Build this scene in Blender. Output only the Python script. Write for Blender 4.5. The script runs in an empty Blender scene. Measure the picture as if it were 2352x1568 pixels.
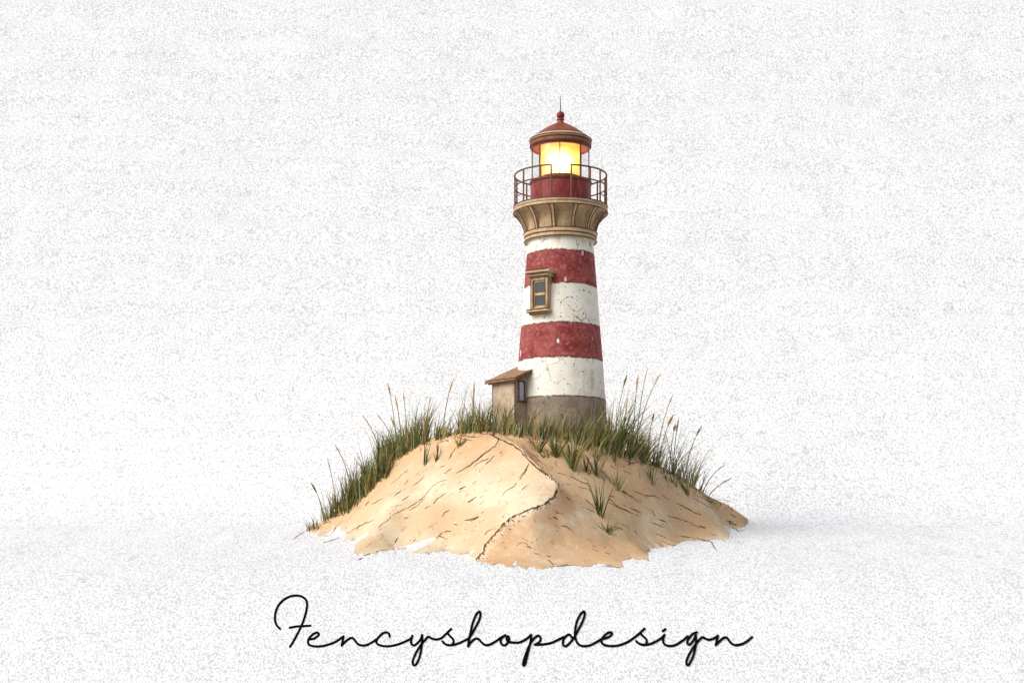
import bpy, math, random
import numpy as np
from mathutils import Vector, noise
from mathutils.geometry import delaunay_2d_cdt

random.seed(11)
scene = bpy.context.scene
C = scene.collection
R = math.radians

# ------------------------------------------------------------------ camera, sky, sun, exposure
F, CX, YH, D = 3970.0, 1176.0, 1400.0, 139.0      # focal length and principal point on a 2352 x 1568 frame; metres to the tower axis
S = D / F
cam_d = bpy.data.cameras.new("camera")
cam = bpy.data.objects.new("camera", cam_d); C.objects.link(cam)
cam.location = (0, -D, 0); cam.rotation_euler = (R(90), 0, 0)
cam_d.sensor_width = 36; cam_d.lens = F / 2352 * 36
cam_d.shift_y = (YH - 784) / 2352
cam_d.clip_end = 2000
scene.camera = cam

SUN_EL, SUN_AZ = R(38), R(56)                     # azimuth measured from the camera's side towards the left
sdir = Vector((-math.sin(SUN_AZ) * math.cos(SUN_EL), -math.cos(SUN_AZ) * math.cos(SUN_EL), math.sin(SUN_EL)))
w = bpy.data.worlds.new("World"); scene.world = w; w.use_nodes = True
wn = w.node_tree; bgn = wn.nodes["Background"]
sky = wn.nodes.new("ShaderNodeTexSky"); sky.sky_type = 'NISHITA'; sky.sun_disc = False
sky.sun_elevation = SUN_EL; sky.sun_rotation = math.atan2(sdir.x, sdir.y)
sky.air_density = 1.0; sky.dust_density = 4.0; sky.ozone_density = 1.0
hs = wn.nodes.new('ShaderNodeHueSaturation'); hs.inputs['Saturation'].default_value = .4
wn.links.new(sky.outputs[0], hs.inputs['Color']); wn.links.new(hs.outputs[0], bgn.inputs[0]); bgn.inputs[1].default_value = 0.15
sl = bpy.data.lights.new("sun", 'SUN'); sl.energy = 1.6; sl.angle = R(50); sl.color = (1.0, 0.985, 0.955)
so = bpy.data.objects.new("sun", sl); C.objects.link(so)
so.rotation_euler = (-sdir).to_track_quat('-Z', 'Y').to_euler()
so.location = (-60, -60, 80)
vs = scene.view_settings
vs.view_transform = 'Standard'; vs.look = 'None'; vs.gamma = 1; vs.exposure = 0.11
scene.cycles.max_bounces = 8; scene.cycles.transparent_max_bounces = 16

LETTERING = True

# ------------------------------------------------------------------ helpers
def zz(y): return (YH - y) * S
def lerp(a, b, t): return a + (b - a) * t

class MB:
    def __init__(s): s.v = []; s.f = []; s.m = []; s.c = []; s.cur = 0; s.col = (1, 1, 1, 1)
    def vert(s, p): s.v.append(tuple(p)); s.c.append(s.col); return len(s.v) - 1
    def face(s, idx): s.f.append(tuple(idx)); s.m.append(s.cur)
    def lathe(s, prof, seg=96, a0=0.0, a1=2 * math.pi, closed=False):
        full = abs(a1 - a0) >= 2 * math.pi - 1e-6
        n = seg if full else seg + 1
        base = len(s.v)
        for r, z in prof:
            for k in range(n):
                a = a0 + (a1 - a0) * k / seg
                s.vert((r * math.sin(a), -r * math.cos(a), z))
        m = len(prof)
        for i in range(m if closed else m - 1):
            j = (i + 1) % m
            for k in range(seg):
                k2 = (k + 1) % n if full else k + 1
                s.face((base + i * n + k, base + i * n + k2, base + j * n + k2, base + j * n + k))
        return s
    def ring(s, r, z, rad, seg=96, a0=0.0, a1=2 * math.pi, sides=8):
        prof = [(r + rad * math.cos(t), z + rad * math.sin(t)) for t in [2 * math.pi * i / sides for i in range(sides)]]
        return s.lathe(prof, seg, a0, a1, True)
    def tube(s, pts, rads, sides=6, cap=True):
        pts = [Vector(p) for p in pts]; base = len(s.v); n = len(pts)
        for i, p in enumerate(pts):
            t = (pts[min(i + 1, n - 1)] - pts[max(i - 1, 0)]).normalized()
            up = Vector((0, 0, 1)) if abs(t.z) < .9 else Vector((0, 1, 0))
            a = t.cross(up).normalized(); b = a.cross(t)
            r = rads[i] if hasattr(rads, '__len__') else rads
            for k in range(sides):
                q = 2 * math.pi * k / sides
                s.vert(p + a * (r * math.cos(q)) + b * (r * math.sin(q)))
        for i in range(n - 1):
            for k in range(sides):
                k2 = (k + 1) % sides
                s.face((base + i * sides + k, base + i * sides + k2, base + (i + 1) * sides + k2, base + (i + 1) * sides + k))
        if cap:
            s.face([base + k for k in range(sides)][::-1]); s.face([base + (n - 1) * sides + k for k in range(sides)])
        return s
    def hexa(s, p):                                # eight corners: bottom four then top four, both anticlockwise
        b = len(s.v)
        for q in p: s.vert(q)
        for f in ((3, 2, 1, 0), (4, 5, 6, 7), (0, 1, 5, 4), (1, 2, 6, 5), (2, 3, 7, 6), (3, 0, 4, 7)):
            s.face([b + i for i in f])
        return s
    def box(s, o, ux, uy, uz, x0, x1, y0, y1, z0, z1):
        P = lambda a, b, c: o + ux * a + uy * b + uz * c
        return s.hexa([P(x0, y0, z0), P(x1, y0, z0), P(x1, y1, z0), P(x0, y1, z0), P(x0, y0, z1), P(x1, y0, z1), P(x1, y1, z1), P(x0, y1, z1)])
    def build(s, name, mats, parent=None, smooth=True, bevel=0.0, loc=None, angle=35):
        me = bpy.data.meshes.new(name)
        me.from_pydata(s.v, [], s.f)
        for m in (mats if isinstance(mats, (list, tuple)) else [mats]): me.materials.append(m)
        me.polygons.foreach_set('material_index', s.m)
        if any(c != (1, 1, 1, 1) for c in s.c):
            at = me.color_attributes.new('col', 'FLOAT_COLOR', 'POINT')
            at.data.foreach_set('color', [x for c in s.c for x in c])
        me.update()
        if smooth:
            me.polygons.foreach_set('use_smooth', [True] * len(me.polygons))
            if angle < 180: me.set_sharp_from_angle(angle=R(angle))
        o = bpy.data.objects.new(name, me); C.objects.link(o)
        if parent: o.parent = parent
        if loc is not None: o.location = loc
        if bevel:
            md = o.modifiers.new('bevel', 'BEVEL'); md.width = bevel; md.segments = 2; md.limit_method = 'ANGLE'; md.angle_limit = R(40)
        return o

def tag(o, label=None, cat=None, group=None, kind=None):
    if label: o['label'] = label
    if cat: o['category'] = cat
    if group: o['group'] = group
    if kind: o['kind'] = kind
    return o
def empty(name, loc, label, cat, group=None):
    o = bpy.data.objects.new(name, None); C.objects.link(o); o.location = loc; o.empty_display_size = .3
    return tag(o, label, cat, group)

# ------------------------------------------------------------------ node helpers
class NT:
    def __init__(s, name):
        s.mat = bpy.data.materials.new(name); s.mat.use_nodes = True
        s.t = s.mat.node_tree; s.bsdf = s.t.nodes['Principled BSDF']; s.out = s.t.nodes['Material Output']
    def n(s, typ, **kw):
        nd = s.t.nodes.new('ShaderNode' + typ)
        for k, v in kw.items(): setattr(nd, k, v)
        return nd
    def put(s, sock, v):
        if hasattr(v, 'links') or isinstance(v, bpy.types.NodeSocket): s.t.links.new(v, sock)
        else:
            if isinstance(v, tuple) and len(v) == 3 and sock.type == 'RGBA': v = v + (1,)
            sock.default_value = v
    def math(s, op, a, b=0.0, c=0.0, clamp=False):
        nd = s.n('Math', operation=op, use_clamp=clamp)
        s.put(nd.inputs[0], a); s.put(nd.inputs[1], b); s.put(nd.inputs[2], c)
        return nd.outputs[0]
    def coord(s, kind='Object'): return s.n('TexCoord').outputs[kind]
    def mapping(s, v, scale=(1, 1, 1), loc=(0, 0, 0), rot=(0, 0, 0)):
        nd = s.n('Mapping'); s.put(nd.inputs[0], v); nd.inputs[1].default_value = loc; nd.inputs[2].default_value = rot; nd.inputs[3].default_value = scale
        return nd.outputs[0]
    def noise(s, v, scale, detail=4, rough=.55, dist=0.0):
        nd = s.n('TexNoise'); s.put(nd.inputs['Vector'], v); nd.inputs['Scale'].default_value = scale
        nd.inputs['Detail'].default_value = detail; nd.inputs['Roughness'].default_value = rough; nd.inputs['Distortion'].default_value = dist
        return nd.outputs['Fac']
    def voro(s, v, scale, feature='F1'):
        nd = s.n('TexVoronoi', feature=feature); s.put(nd.inputs['Vector'], v); nd.inputs['Scale'].default_value = scale
        return nd.outputs['Distance'], (nd.outputs['Color'] if feature == 'F1' else None)
    def step(s, v, a, b):                           # smooth 0..1 between a and b
        nd = s.n('MapRange', interpolation_type='SMOOTHSTEP'); s.put(nd.inputs[0], v); s.put(nd.inputs[1], a); s.put(nd.inputs[2], b)
        return nd.outputs[0]
    def mix(s, f, a, b):
        nd = s.n('Mix', data_type='RGBA'); s.put(nd.inputs[0], f); s.put(nd.inputs[6], a); s.put(nd.inputs[7], b)
        return nd.outputs[2]
    def base(s, col, rough=.7, bump=None, strength=.3, dist=.05, spec=.3):
        s.put(s.bsdf.inputs['Base Color'], col); s.put(s.bsdf.inputs['Roughness'], rough)
        s.bsdf.inputs['Specular IOR Level'].default_value = spec
        if bump is not None:
            b = s.n('Bump'); b.inputs['Strength'].default_value = strength; b.inputs['Distance'].default_value = dist
            s.put(b.inputs['Height'], bump); s.t.links.new(b.outputs[0], s.bsdf.inputs['Normal'])
        return s.mat

def mottled(name, a, b, c=None, scale=1.5, rough=.7, streak=None, bump=.2):
    t = NT(name); v = t.coord()
    n1 = t.noise(v, scale, 6, .6); n2 = t.noise(v, scale * 4, 5, .65)
    col = t.mix(t.step(n1, .35, .65), a, b)
    if c: col = t.mix(t.math('MULTIPLY', t.step(n2, .55, .72), .8), col, c)
    if streak:
        n3 = t.noise(t.mapping(v, (3, 3, .35)), 1.6, 5, .7)
        col = t.mix(t.math('MULTIPLY', t.step(n3, .52, .68), .8), col, streak)
    return t.base(col, rough, n2, bump, .04)

# ------------------------------------------------------------------ materials
def paper_material(name, k, th0):
    t = NT(name); v = t.mapping(t.coord(), (k, 0.12 * k, k))
    fine = t.noise(v, 6.6, 2, .7); mid = t.noise(v, 2.9, 4, .7, 1.2)
    clus = t.noise(v, .28, 4, .6); clus2 = t.noise(v, .10, 2, .5)
    th = t.math('SUBTRACT', th0, t.math('MULTIPLY', clus, .10))
    fleck = t.step(t.math('SUBTRACT', fine, th), -.03, .10)
    th2 = t.math('SUBTRACT', .695, t.math('MULTIPLY', clus, .20))
    fleck2 = t.step(t.math('SUBTRACT', mid, th2), -.02, .07)
    fib = t.noise(v, .75, 2, .5, 1.8)
    fibre = t.math('MULTIPLY', t.step(t.math('ABSOLUTE', t.math('SUBTRACT', fib, .5)), .014, .004), t.step(t.noise(v, .35, 2), .55, .61))
    dv, dc = t.voro(v, .25); blob = t.math('MULTIPLY', t.step(dv, .11, .05), t.step(t.noise(v, .16, 1), .55, .62))
    g = t.mix(t.math('MULTIPLY', fleck, .65), (.80, .805, .815), (.33, .333, .34))
    g = t.mix(t.math('MULTIPLY', fleck2, .5), g, (.42, .42, .42))
    g = t.mix(t.math('MULTIPLY', fibre, .7), g, (.42, .42, .42))
    g = t.mix(t.math('MULTIPLY', blob, .5), g, (.45, .45, .45))
    g = t.mix(t.math('MULTIPLY', t.step(clus2, .45, .7), .08), g, (.66, .66, .66))
    return t.base(g, .95, spec=.05)
M_paper = paper_material('white_paper', 1.45, .548); M_paper_far = paper_material('white_paper_backdrop', .95, .565)

def sand_material():
    t = NT('sand'); v = t.coord()
    n1 = t.noise(t.mapping(v, (.5, .5, 1), rot=(0, 0, .4)), .28, 4, .5, .4); n2 = t.noise(v, .8, 5, .6); n3 = t.noise(v, 9, 5, .7)
    col = t.mix(t.step(n1, .38, .62), (.70, .60, .435), (.60, .435, .27))
    shade_soil_fac = t.n('Attribute', attribute_name='shade_soil').outputs['Fac']
    col = t.mix(t.math('MULTIPLY', t.math('MULTIPLY', shade_soil_fac, t.step(t.math('ADD', n2, n1), .55, 1.05)), .95), col, (.57, .35, .185))  # brown put into the colour for the shaded face, and for soil by the grass
    col = t.mix(t.math('MULTIPLY', t.step(n2, .5, .75), .35), col, (.58, .39, .22))
    col = t.mix(t.math('MULTIPLY', t.step(n3, .48, .7), .34), col, (.46, .30, .165))
    n4 = t.noise(v, 2.6, 6, .7, .6); col = t.mix(t.math('MULTIPLY', t.step(n4, .52, .66), .28), col, (.56, .37, .20))
    col = t.mix(t.math('MULTIPLY', t.step(n4, .44, .34), .4), col, (.78, .68, .51))
    return t.base(col, .95, t.math('ADD', n3, t.math('MULTIPLY', n2, 2)), .5, .08, .1)
M_sand = sand_material()
M_debris = mottled('dark_debris', (.10, .042, .02), (.15, .07, .035), rough=.9)

def tower_material(bands, zcon, ZT):
    t = NT('banded_plaster'); v = t.coord()
    sep = t.n('SeparateXYZ'); t.put(sep.inputs[0], v); z = sep.outputs[2]
    nz = t.math('MULTIPLY', t.math('SUBTRACT', t.noise(v, 2.0, 6, .8), .5), .5)
    zn = t.math('ADD', z, nz)
    wn1 = t.noise(v, .9, 5, .6)
    white = t.mix(t.step(wn1, .35, .7), (.80, .77, .675), (.72, .665, .56))
    # rusty runs below the collar
    run = t.math('MULTIPLY', t.step(t.noise(t.mapping(v, (1, 1, .25)), 1.1, 4), .5, .68), t.step(z, ZT - 1.3, ZT - .1))
    white = t.mix(t.math('MULTIPLY', run, .7), white, (.52, .33, .17))
    r1 = t.noise(v, .8, 6, .65, .5); r2 = t.noise(v, 3, 5, .7)
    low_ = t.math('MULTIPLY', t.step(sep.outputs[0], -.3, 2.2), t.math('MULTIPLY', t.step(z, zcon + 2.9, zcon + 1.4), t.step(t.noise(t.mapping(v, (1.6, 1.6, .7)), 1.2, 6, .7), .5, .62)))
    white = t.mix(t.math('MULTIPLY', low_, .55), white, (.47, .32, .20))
    red = t.mix(t.step(r1, .35, .65), (.31, .066, .058), (.185, .02, .017))
    red = t.mix(t.math('MULTIPLY', t.step(r2, .48, .68), .6), red, (.46, .17, .18))
    st, stc = t.voro(t.mapping(v, (1.1, 1.1, .33)), 1.25)
    peel = t.math('MULTIPLY', t.step(t.math('ADD', st, t.math('MULTIPLY', nz, .5)), .17, .13), t.step(t.noise(v, .5, 1), .49, .55))
    red = t.mix(peel, red, (.78, .74, .70))
    col = white; line = None
    for lo, hi in bands:
        m = t.math('MULTIPLY', t.step(zn, lo - .012, lo + .012), t.step(zn, hi + .012, hi - .012))
        col = t.mix(m, col, red)
        for e in (lo, hi):
            d = t.step(t.math('ABSOLUTE', t.math('SUBTRACT', zn, e)), .085, .03)
            line = d if line is None else t.math('MAXIMUM', line, d)
    con = t.mix(t.step(t.noise(v, 1.0, 6, .7), .35, .65), (.30, .235, .175), (.20, .145, .105))
    m = t.step(z, zcon + .02, zcon - .02)
    col = t.mix(m, col, con)
    d = t.step(t.math('ABSOLUTE', t.math('SUBTRACT', t.math('ADD', z, t.math('MULTIPLY', nz, .25)), zcon)), .09, .03)
    line = t.math('MAXIMUM', line, d)
    brk = t.step(t.noise(v, 2.3, 3, .6), .40, .50)
    col = t.mix(t.math('MULTIPLY', t.math('MULTIPLY', line, brk), .85), col, (.06, .022, .016))
    # chips and specks, clustered
    clus = t.noise(v, .45, 3, .6)
    for sc, rad, lo in ((2.2, .20, .46), (4.0, .24, .45), (1.3, .10, .50)):
        sd, sc_ = t.voro(v, sc)
        sp = t.n('SeparateColor'); t.put(sp.inputs[0], sc_)
        thr = t.math('MULTIPLY', sp.outputs[0], rad)
        k = t.math('MULTIPLY', t.step(t.math('SUBTRACT', sd, thr), .02, -.01), t.step(t.math('ADD', clus, t.math('MULTIPLY', sp.outputs[1], .12)), lo + .04, lo + .1))
        col = t.mix(t.math('MULTIPLY', k, .9), col, (.07, .03, .018))
    # hairline cracks
    wv_ = t.n('VectorMath', operation='ADD'); nv_ = t.n('TexNoise'); t.put(nv_.inputs['Vector'], v); nv_.inputs['Scale'].default_value = 1.3; nv_.inputs['Detail'].default_value = 5; t.put(wv_.inputs[0], v); t.put(wv_.inputs[1], nv_.outputs['Color'])
    cd, _ = t.voro(wv_.outputs[0], .75, 'DISTANCE_TO_EDGE')
    cr = t.math('MULTIPLY', t.step(t.math('ADD', cd, t.math('MULTIPLY', nz, .15)), .022, .006), t.step(t.noise(v, .33, 2), .52, .58))
    col = t.mix(t.math('MULTIPLY', cr, .75), col, (.22, .11, .06))
    return t.base(col, .75, t.math('ADD', t.noise(v, 5, 5, .7), t.math('MULTIPLY', wn1, 1.5)), .25, .06)

M_tan = mottled('tan_stone', (.48, .345, .20), (.36, .235, .125), (.24, .14, .07), 1.4, .75, (.16, .08, .04))
M_tan_light = mottled('pale_stone_trim', (.55, .41, .25), (.42, .28, .15), (.28, .16, .08), 2.2, .7)
M_dark = mottled('dark_rust', (.06, .022, .014), (.12, .045, .025), rough=.6)
M_iron = mottled('brown_iron', (.10, .034, .02), (.17, .065, .036), (.06, .022, .014), 3, .5)
M_red = mottled('worn_red_paint', (.29, .045, .04), (.19, .022, .022), (.11, .015, .016), 1.1, .5, (.36, .12, .10))
M_roof = mottled('rusty_red_roof', (.26, .065, .035), (.19, .04, .022), (.11, .025, .015), 1.3, .5)
M_brim = mottled('rusty_brown_brim', (.30, .12, .055), (.20, .075, .035), (.42, .26, .14), 2, .6)
M_wood = mottled('brown_boards', (.36, .21, .10), (.20, .10, .045), (.11, .05, .025), 2.5, .7)
M_hut = mottled('beige_render', (.50, .40, .285), (.41, .32, .22), (.24, .165, .10), .9, .9, (.2, .13, .08))
def glass(name, tint, fac, rough=.02):
    t = NT(name); tr = t.n('BsdfTransparent'); tr.inputs[0].default_value = tint + (1,)
    gl = t.n('BsdfGlossy'); gl.inputs['Roughness'].default_value = rough
    mx = t.n('MixShader'); mx.inputs[0].default_value = fac
    t.t.links.new(tr.outputs[0], mx.inputs[1]); t.t.links.new(gl.outputs[0], mx.inputs[2]); t.t.links.new(mx.outputs[0], t.out.inputs[0])
    return t.mat
M_glass = glass('clear_glass', (.93, .95, .96), .07)
t_ = NT('dark_glass'); M_pane = t_.base(t_.mix(t_.noise(t_.coord(), 2), (.02, .028, .024), (.06, .065, .055)), .2, spec=.3)
t_ = NT('pale_glass'); M_pane2 = t_.base(t_.mix(t_.noise(t_.coord(), 4), (.30, .34, .44), (.48, .52, .62)), .15, spec=.6)
def emit(name, col, st):
    t = NT(name); t.bsdf.inputs['Base Color'].default_value = col + (1,)
    t.bsdf.inputs['Emission Color'].default_value = col + (1,); t.bsdf.inputs['Emission Strength'].default_value = st
    return t.mat
M_bulb = emit('white_hot_bulb', (1.0, .88, .60), 60.0)
def lens_material():
    t = NT('amber_lens'); v = t.coord()
    n = t.noise(t.mapping(v, (1, 1, .8)), 1.6, 4)
    col = t.mix(t.step(n, .3, .7), (.92, .46, .12), (.80, .33, .06))
    a = t.n('BsdfTranslucent'); t.put(a.inputs[0], col)
    b = t.n('BsdfTransparent'); b.inputs[0].default_value = (1.0, .84, .56, 1)
    c = t.n('BsdfGlossy'); c.inputs['Roughness'].default_value = .12
    m1 = t.n('MixShader'); m1.inputs[0].default_value = .5
    m2 = t.n('MixShader'); m2.inputs[0].default_value = .04
    t.t.links.new(a.outputs[0], m1.inputs[1]); t.t.links.new(b.outputs[0], m1.inputs[2])
    t.t.links.new(m1.outputs[0], m2.inputs[1]); t.t.links.new(c.outputs[0], m2.inputs[2]); t.t.links.new(m2.outputs[0], t.out.inputs[0])
    return t.mat
M_lens = lens_material()
def globe_material():
    t = NT('frosted_globe')
    a = t.n('BsdfTranslucent'); a.inputs[0].default_value = (1, .86, .5, 1)
    b = t.n('BsdfTransparent'); b.inputs[0].default_value = (1, .95, .8, 1)
    m = t.n('MixShader'); m.inputs[0].default_value = .35
    t.t.links.new(a.outputs[0], m.inputs[1]); t.t.links.new(b.outputs[0], m.inputs[2]); t.t.links.new(m.outputs[0], t.out.inputs[0])
    return t.mat
M_globe = globe_material()
def glow_material():                              # halo round the bulb modelled as an emitting volume, set to fade outwards
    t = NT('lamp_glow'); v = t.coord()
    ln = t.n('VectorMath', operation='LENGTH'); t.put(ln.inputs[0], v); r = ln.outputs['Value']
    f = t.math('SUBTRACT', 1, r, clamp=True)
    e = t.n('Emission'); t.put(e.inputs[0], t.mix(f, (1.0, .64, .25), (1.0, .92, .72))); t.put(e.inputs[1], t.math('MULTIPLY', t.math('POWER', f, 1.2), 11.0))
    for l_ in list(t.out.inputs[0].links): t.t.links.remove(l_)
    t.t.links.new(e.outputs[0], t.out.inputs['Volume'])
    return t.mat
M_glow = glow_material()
def grass_material():
    t = NT('grass_blade'); at = t.n('Attribute', attribute_name='col')
    n = t.noise(t.coord(), 2.5, 3)
    col = t.mix(t.math('MULTIPLY', n, .5), at.outputs[0], t.mix(.5, at.outputs[0], (.09, .07, .03)))
    a = t.bsdf; t.put(a.inputs['Base Color'], col); a.inputs['Roughness'].default_value = .8; a.inputs['Specular IOR Level'].default_value = .08
    b = t.n('BsdfTranslucent'); t.put(b.inputs[0], col)
    m = t.n('MixShader'); m.inputs[0].default_value = .25
    t.t.links.new(a.outputs[0], m.inputs[1]); t.t.links.new(b.outputs[0], m.inputs[2]); t.t.links.new(m.outputs[0], t.out.inputs[0])
    return t.mat
M_grass = grass_material()
M_seed = mottled('golden_seed', (.52, .34, .13), (.40, .24, .085), (.26, .14, .05), 6, .8)
t_ = NT('black_ink'); M_ink = t_.base((.004, .004, .004), 1.0, spec=0.0)

# ------------------------------------------------------------------ ground and backdrop: one continuous white sheet
SL, Z0 = 0.15, 5.8
YF, SF, BW = -20.5, 0.5, 14.0                       # the slope in front of the dune is steeper, with a soft bend
def floor_z(y):
    if y < YF - BW:
        return Z0 + SL * YF - (SL + SF) / 2 * BW + SF * (y - (YF - BW))
    if y < YF:
        d = YF - y
        return Z0 + SL * YF - SL * d - (SF - SL) * d * d / (2 * BW)
    if y <= 18: return Z0 + SL * y
    d = y - 18; z = Z0 + SL * 18; s1 = 2.1; L = 20.0
    if d < L: return z + SL * d + (s1 - SL) * d * d / (2 * L)
    return z + SL * L + (s1 - SL) * L / 2 + (d - L) * s1
def sheet(name, ys, xs, mat):
    b = MB(); n = len(xs)
    for y in ys:
        for x in xs: b.vert((x, y, floor_z(y)))
    for i in range(len(ys) - 1):
        for k in range(n - 1): b.face((i * n + k, i * n + k + 1, (i + 1) * n + k + 1, (i + 1) * n + k))
    return tag(b.build(name, mat, angle=180), kind='structure')
xs = [-240 + 40 * i for i in range(13)]
sheet('ground', [-130, -90, -60, -48, -40] + [-36 + i for i in range(17)] + [-12, -4, 4, 10.0], xs, M_paper)
sheet('sky', [10.0, 18.0] + [18 + i for i in range(1, 21)] + [46, 58, 78, 100], xs, M_paper_far)

# ------------------------------------------------------------------ dune
def floor_pt(px, py):                              # point of the white ground seen at a picture point
    k = (YH - py) / F; lo, hi = 60.0, 165.0
    for _ in range(40):
        d = (lo + hi) / 2
        if floor_z(d - D) > k * d: hi = d
        else: lo = d
    return Vector(((px - CX) / F * d, d - D, k * d))
def at(px, py, y):                                 # point at a given depth
    d = D + y
    return Vector(((px - CX) / F * d, y, (YH - py) / F * d))

crest_px = [(703, 1217, 5.8), (730, 1195, 7.0), (760, 1180, 7.4), (794, 1160, 7.0), (844, 1100, 5.8), (892, 1056, 4.4), (928, 1029, 2.8), (974, 1010, .8),
            (1034, 992, -1.6), (1079, 985, -3.4), (1100, 986, -4.1), (1146, 992, -4.6), (1190, 997, -4.7), (1300, 1005, -4.6), (1395, 1024, -3.9), (1466, 1041, -1.8),
            (1519, 1069, 1.2), (1565, 1091, 4.2), (1606, 1122, 6.8), (1649, 1146, 9.0), (1693, 1156, 11.4), (1714, 1200, 11.6)]
crest = [at(*c) for c in crest_px]
cX = np.array([c.x for c in crest]); cY = np.array([c.y for c in crest]); cZ = np.array([c.z for c in crest])
outline = [(703, 1217), (733, 1231), (760, 1229), (787, 1237), (808, 1241), (826, 1240), (813, 1248), (817, 1258), (813, 1270), (838, 1274), (874, 1267),
           (910, 1260), (934, 1259), (952, 1263), (948, 1268), (970, 1270), (1033, 1263), (1036, 1270), (1060, 1274), (1078, 1270), (1085, 1280), (1095, 1291), (1133, 1297), (1150, 1295), (1165, 1302),
           (1190, 1299), (1205, 1307), (1220, 1302), (1243, 1307), (1275, 1300), (1315, 1297), (1348, 1302), (1351, 1299), (1376, 1294), (1425, 1302), (1432, 1302), (1426, 1287), (1457, 1284), (1491, 1287),
           (1486, 1268), (1494, 1259), (1550, 1252), (1567, 1243), (1630, 1239), (1674, 1237), (1677, 1222), (1670, 1213), (1686, 1211), (1711, 1210), (1714, 1203)]
BARE = [[(996, 1233), (1001, 1237), (985, 1247), (950, 1266), (945, 1268), (930, 1262), (880, 1266), (905, 1258), (945, 1250), (975, 1239)],
        [(735, 1233), (760, 1218), (780, 1210), (786, 1219), (797, 1222), (790, 1236), (812, 1240), (845, 1222), (846, 1226), (836, 1234), (814, 1248), (780, 1246)],
        [(1660, 1204), (1690, 1212), (1675, 1224)]]
poly = []
for i in range(len(outline) - 1):
    a, b = Vector(outline[i]), Vector(outline[i + 1]); L = (b - a).length; n = max(1, int(L / 4))
    for k in range(n):
        p = a.lerp(b, k / n)
        if k: p += Vector((random.uniform(-1.8, 1.8), random.gauss(0, 1.5)))
        q = floor_pt(p.x, p.y); poly.append((q.x, q.y))
q = floor_pt(1714, 1203); poly.append((q.x, q.y)); nfront = len(poly)
seg = [0.0]
for i in range(1, nfront): seg.append(seg[-1] + math.dist(poly[i], poly[i - 1]))
rim = []
for k in range(90):                                # the front rim with its tongues and notches smoothed away
    c_ = seg[-1] * k / 89; wsum = sx = sy = 0.0; wd_ = max(.3, min(2.2, c_ * .5, (seg[-1] - c_) * .5))
    for j in range(nfront):
        wt = math.exp(-((seg[j] - c_) / wd_) ** 2); wsum += wt; sx += wt * poly[j][0]; sy += wt * poly[j][1]
    rim.append((sx / wsum, sy / wsum + 2.3))
rXr = np.array([p[0] for p in rim]); rYr = np.array([p[1] for p in rim])
o_ = np.argsort(rXr); rX, rY = rXr[o_], rYr[o_]
def seg_dist(X, Y, px_, py_):                       # distance to a polyline, index and parameter of the nearest piece, side
    best = np.full(X.shape, 1e18); bi = np.zeros(X.shape); bs = np.zeros(X.shape)
    for i in range(len(px_) - 1):
        ax, ay, bx, by = px_[i], py_[i], px_[i + 1], py_[i + 1]
        dx, dy = bx - ax, by - ay
        t = np.clip(((X - ax) * dx + (Y - ay) * dy) / (dx * dx + dy * dy + 1e-12), 0, 1)
        ex, ey = X - (ax + t * dx), Y - (ay + t * dy)
        d2 = ex * ex + ey * ey; m = d2 < best
        best = np.where(m, d2, best); bi = np.where(m, i + t, bi); bs = np.where(m, dx * ey - dy * ex, bs)
    return np.sqrt(best), bi, bs
def np_floor(Y): return np.interp(Y, FY, FZ)
FY = np.arange(-60, 60, .25); FZ = np.array([floor_z(y) for y in FY])
def base_h(X, Y):                                  # height of the dune above the sheet, before ridge and ripples
    dc, ic, _ = seg_dist(X, Y, cX, cY)
    df, _, _ = seg_dist(X, Y, rXr, rYr)
    k = np.arange(len(cX)); zc = np.interp(ic, k, cZ); yc = np.interp(X, cX, cY); yb = np.interp(X, rX, rY)
    hc = np.maximum(zc - np_floor(np.interp(ic, k, cY)), .1)
    front = Y <= yc
    u = np.where(Y < yb, 0, df / (df + dc + 1e-6))
    zc2 = np.interp(X, cX, cZ)
    hf = hc * (u + .05 * np.sin(math.pi * u))
    wgt = np.clip((zc2 - 8) / 4, 0, 1); yp = yc + 1 + 9 * wgt
    hb = np.where(Y <= yp, zc2, zc2 - .6 * (Y - yp)) - np_floor(Y)
    return np.maximum(np.where(front, hf, hb), .06)
def base_z(x, y):
    return float(base_h(np.array([x]), np.array([y]))[0]) + floor_z(y)
RA = 1.3
def cast(px, py, fn, lift=0.0):
    d = 112.0; dx = (px - CX) / F; k = (YH - py) / F; prev = d
    while d < 152:
        if k * d <= fn(dx * d, d - D) + lift:
            lo, hi = prev, d
            for _ in range(14):
                m = (lo + hi) / 2
                if k * m <= fn(dx * m, m - D) + lift: hi = m
                else: lo = m
            return Vector((dx * hi, hi - D, k * hi))
        prev = d; d += .25
    return None
def z5(p): return (1050.6 + p[0] * .25, 925 + p[1] * .25)
ridge_px = [z5(p) for p in [(200, 250), (300, 287), (400, 340), (520, 390), (580, 440), (640, 510), (720, 590), (800, 640), (870, 690), (925, 735), (912, 800), (880, 860), (800, 930),
                            (680, 970), (580, 1015), (510, 1040), (460, 1085), (400, 1140), (330, 1220), (260, 1300), (230, 1380), (170, 1440)]]
rp = []
for i, p in enumerate(ridge_px):
    q = cast(p[0], p[1], base_z, RA * min(1, i / 5, (len(ridge_px) - i) / 4))
    if q: rp.append(q)
RPX = np.array([q.x for q in rp]); RPY = np.array([q.y for q in rp])
xr, yr = poly[-1]; xl, yl = poly[0]
poly.append((xr + .3, yr + 1))
for i in range(1, 24):                             # the far foot of the dune, out of sight from the front
    t = i / 24; a = math.pi * t
    poly.append(((xr + xl) / 2 + (xr - xl) / 2 * math.cos(a) * .99, lerp(yr, yl, t) + 1 + 5.5 * math.sin(a)))
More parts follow.
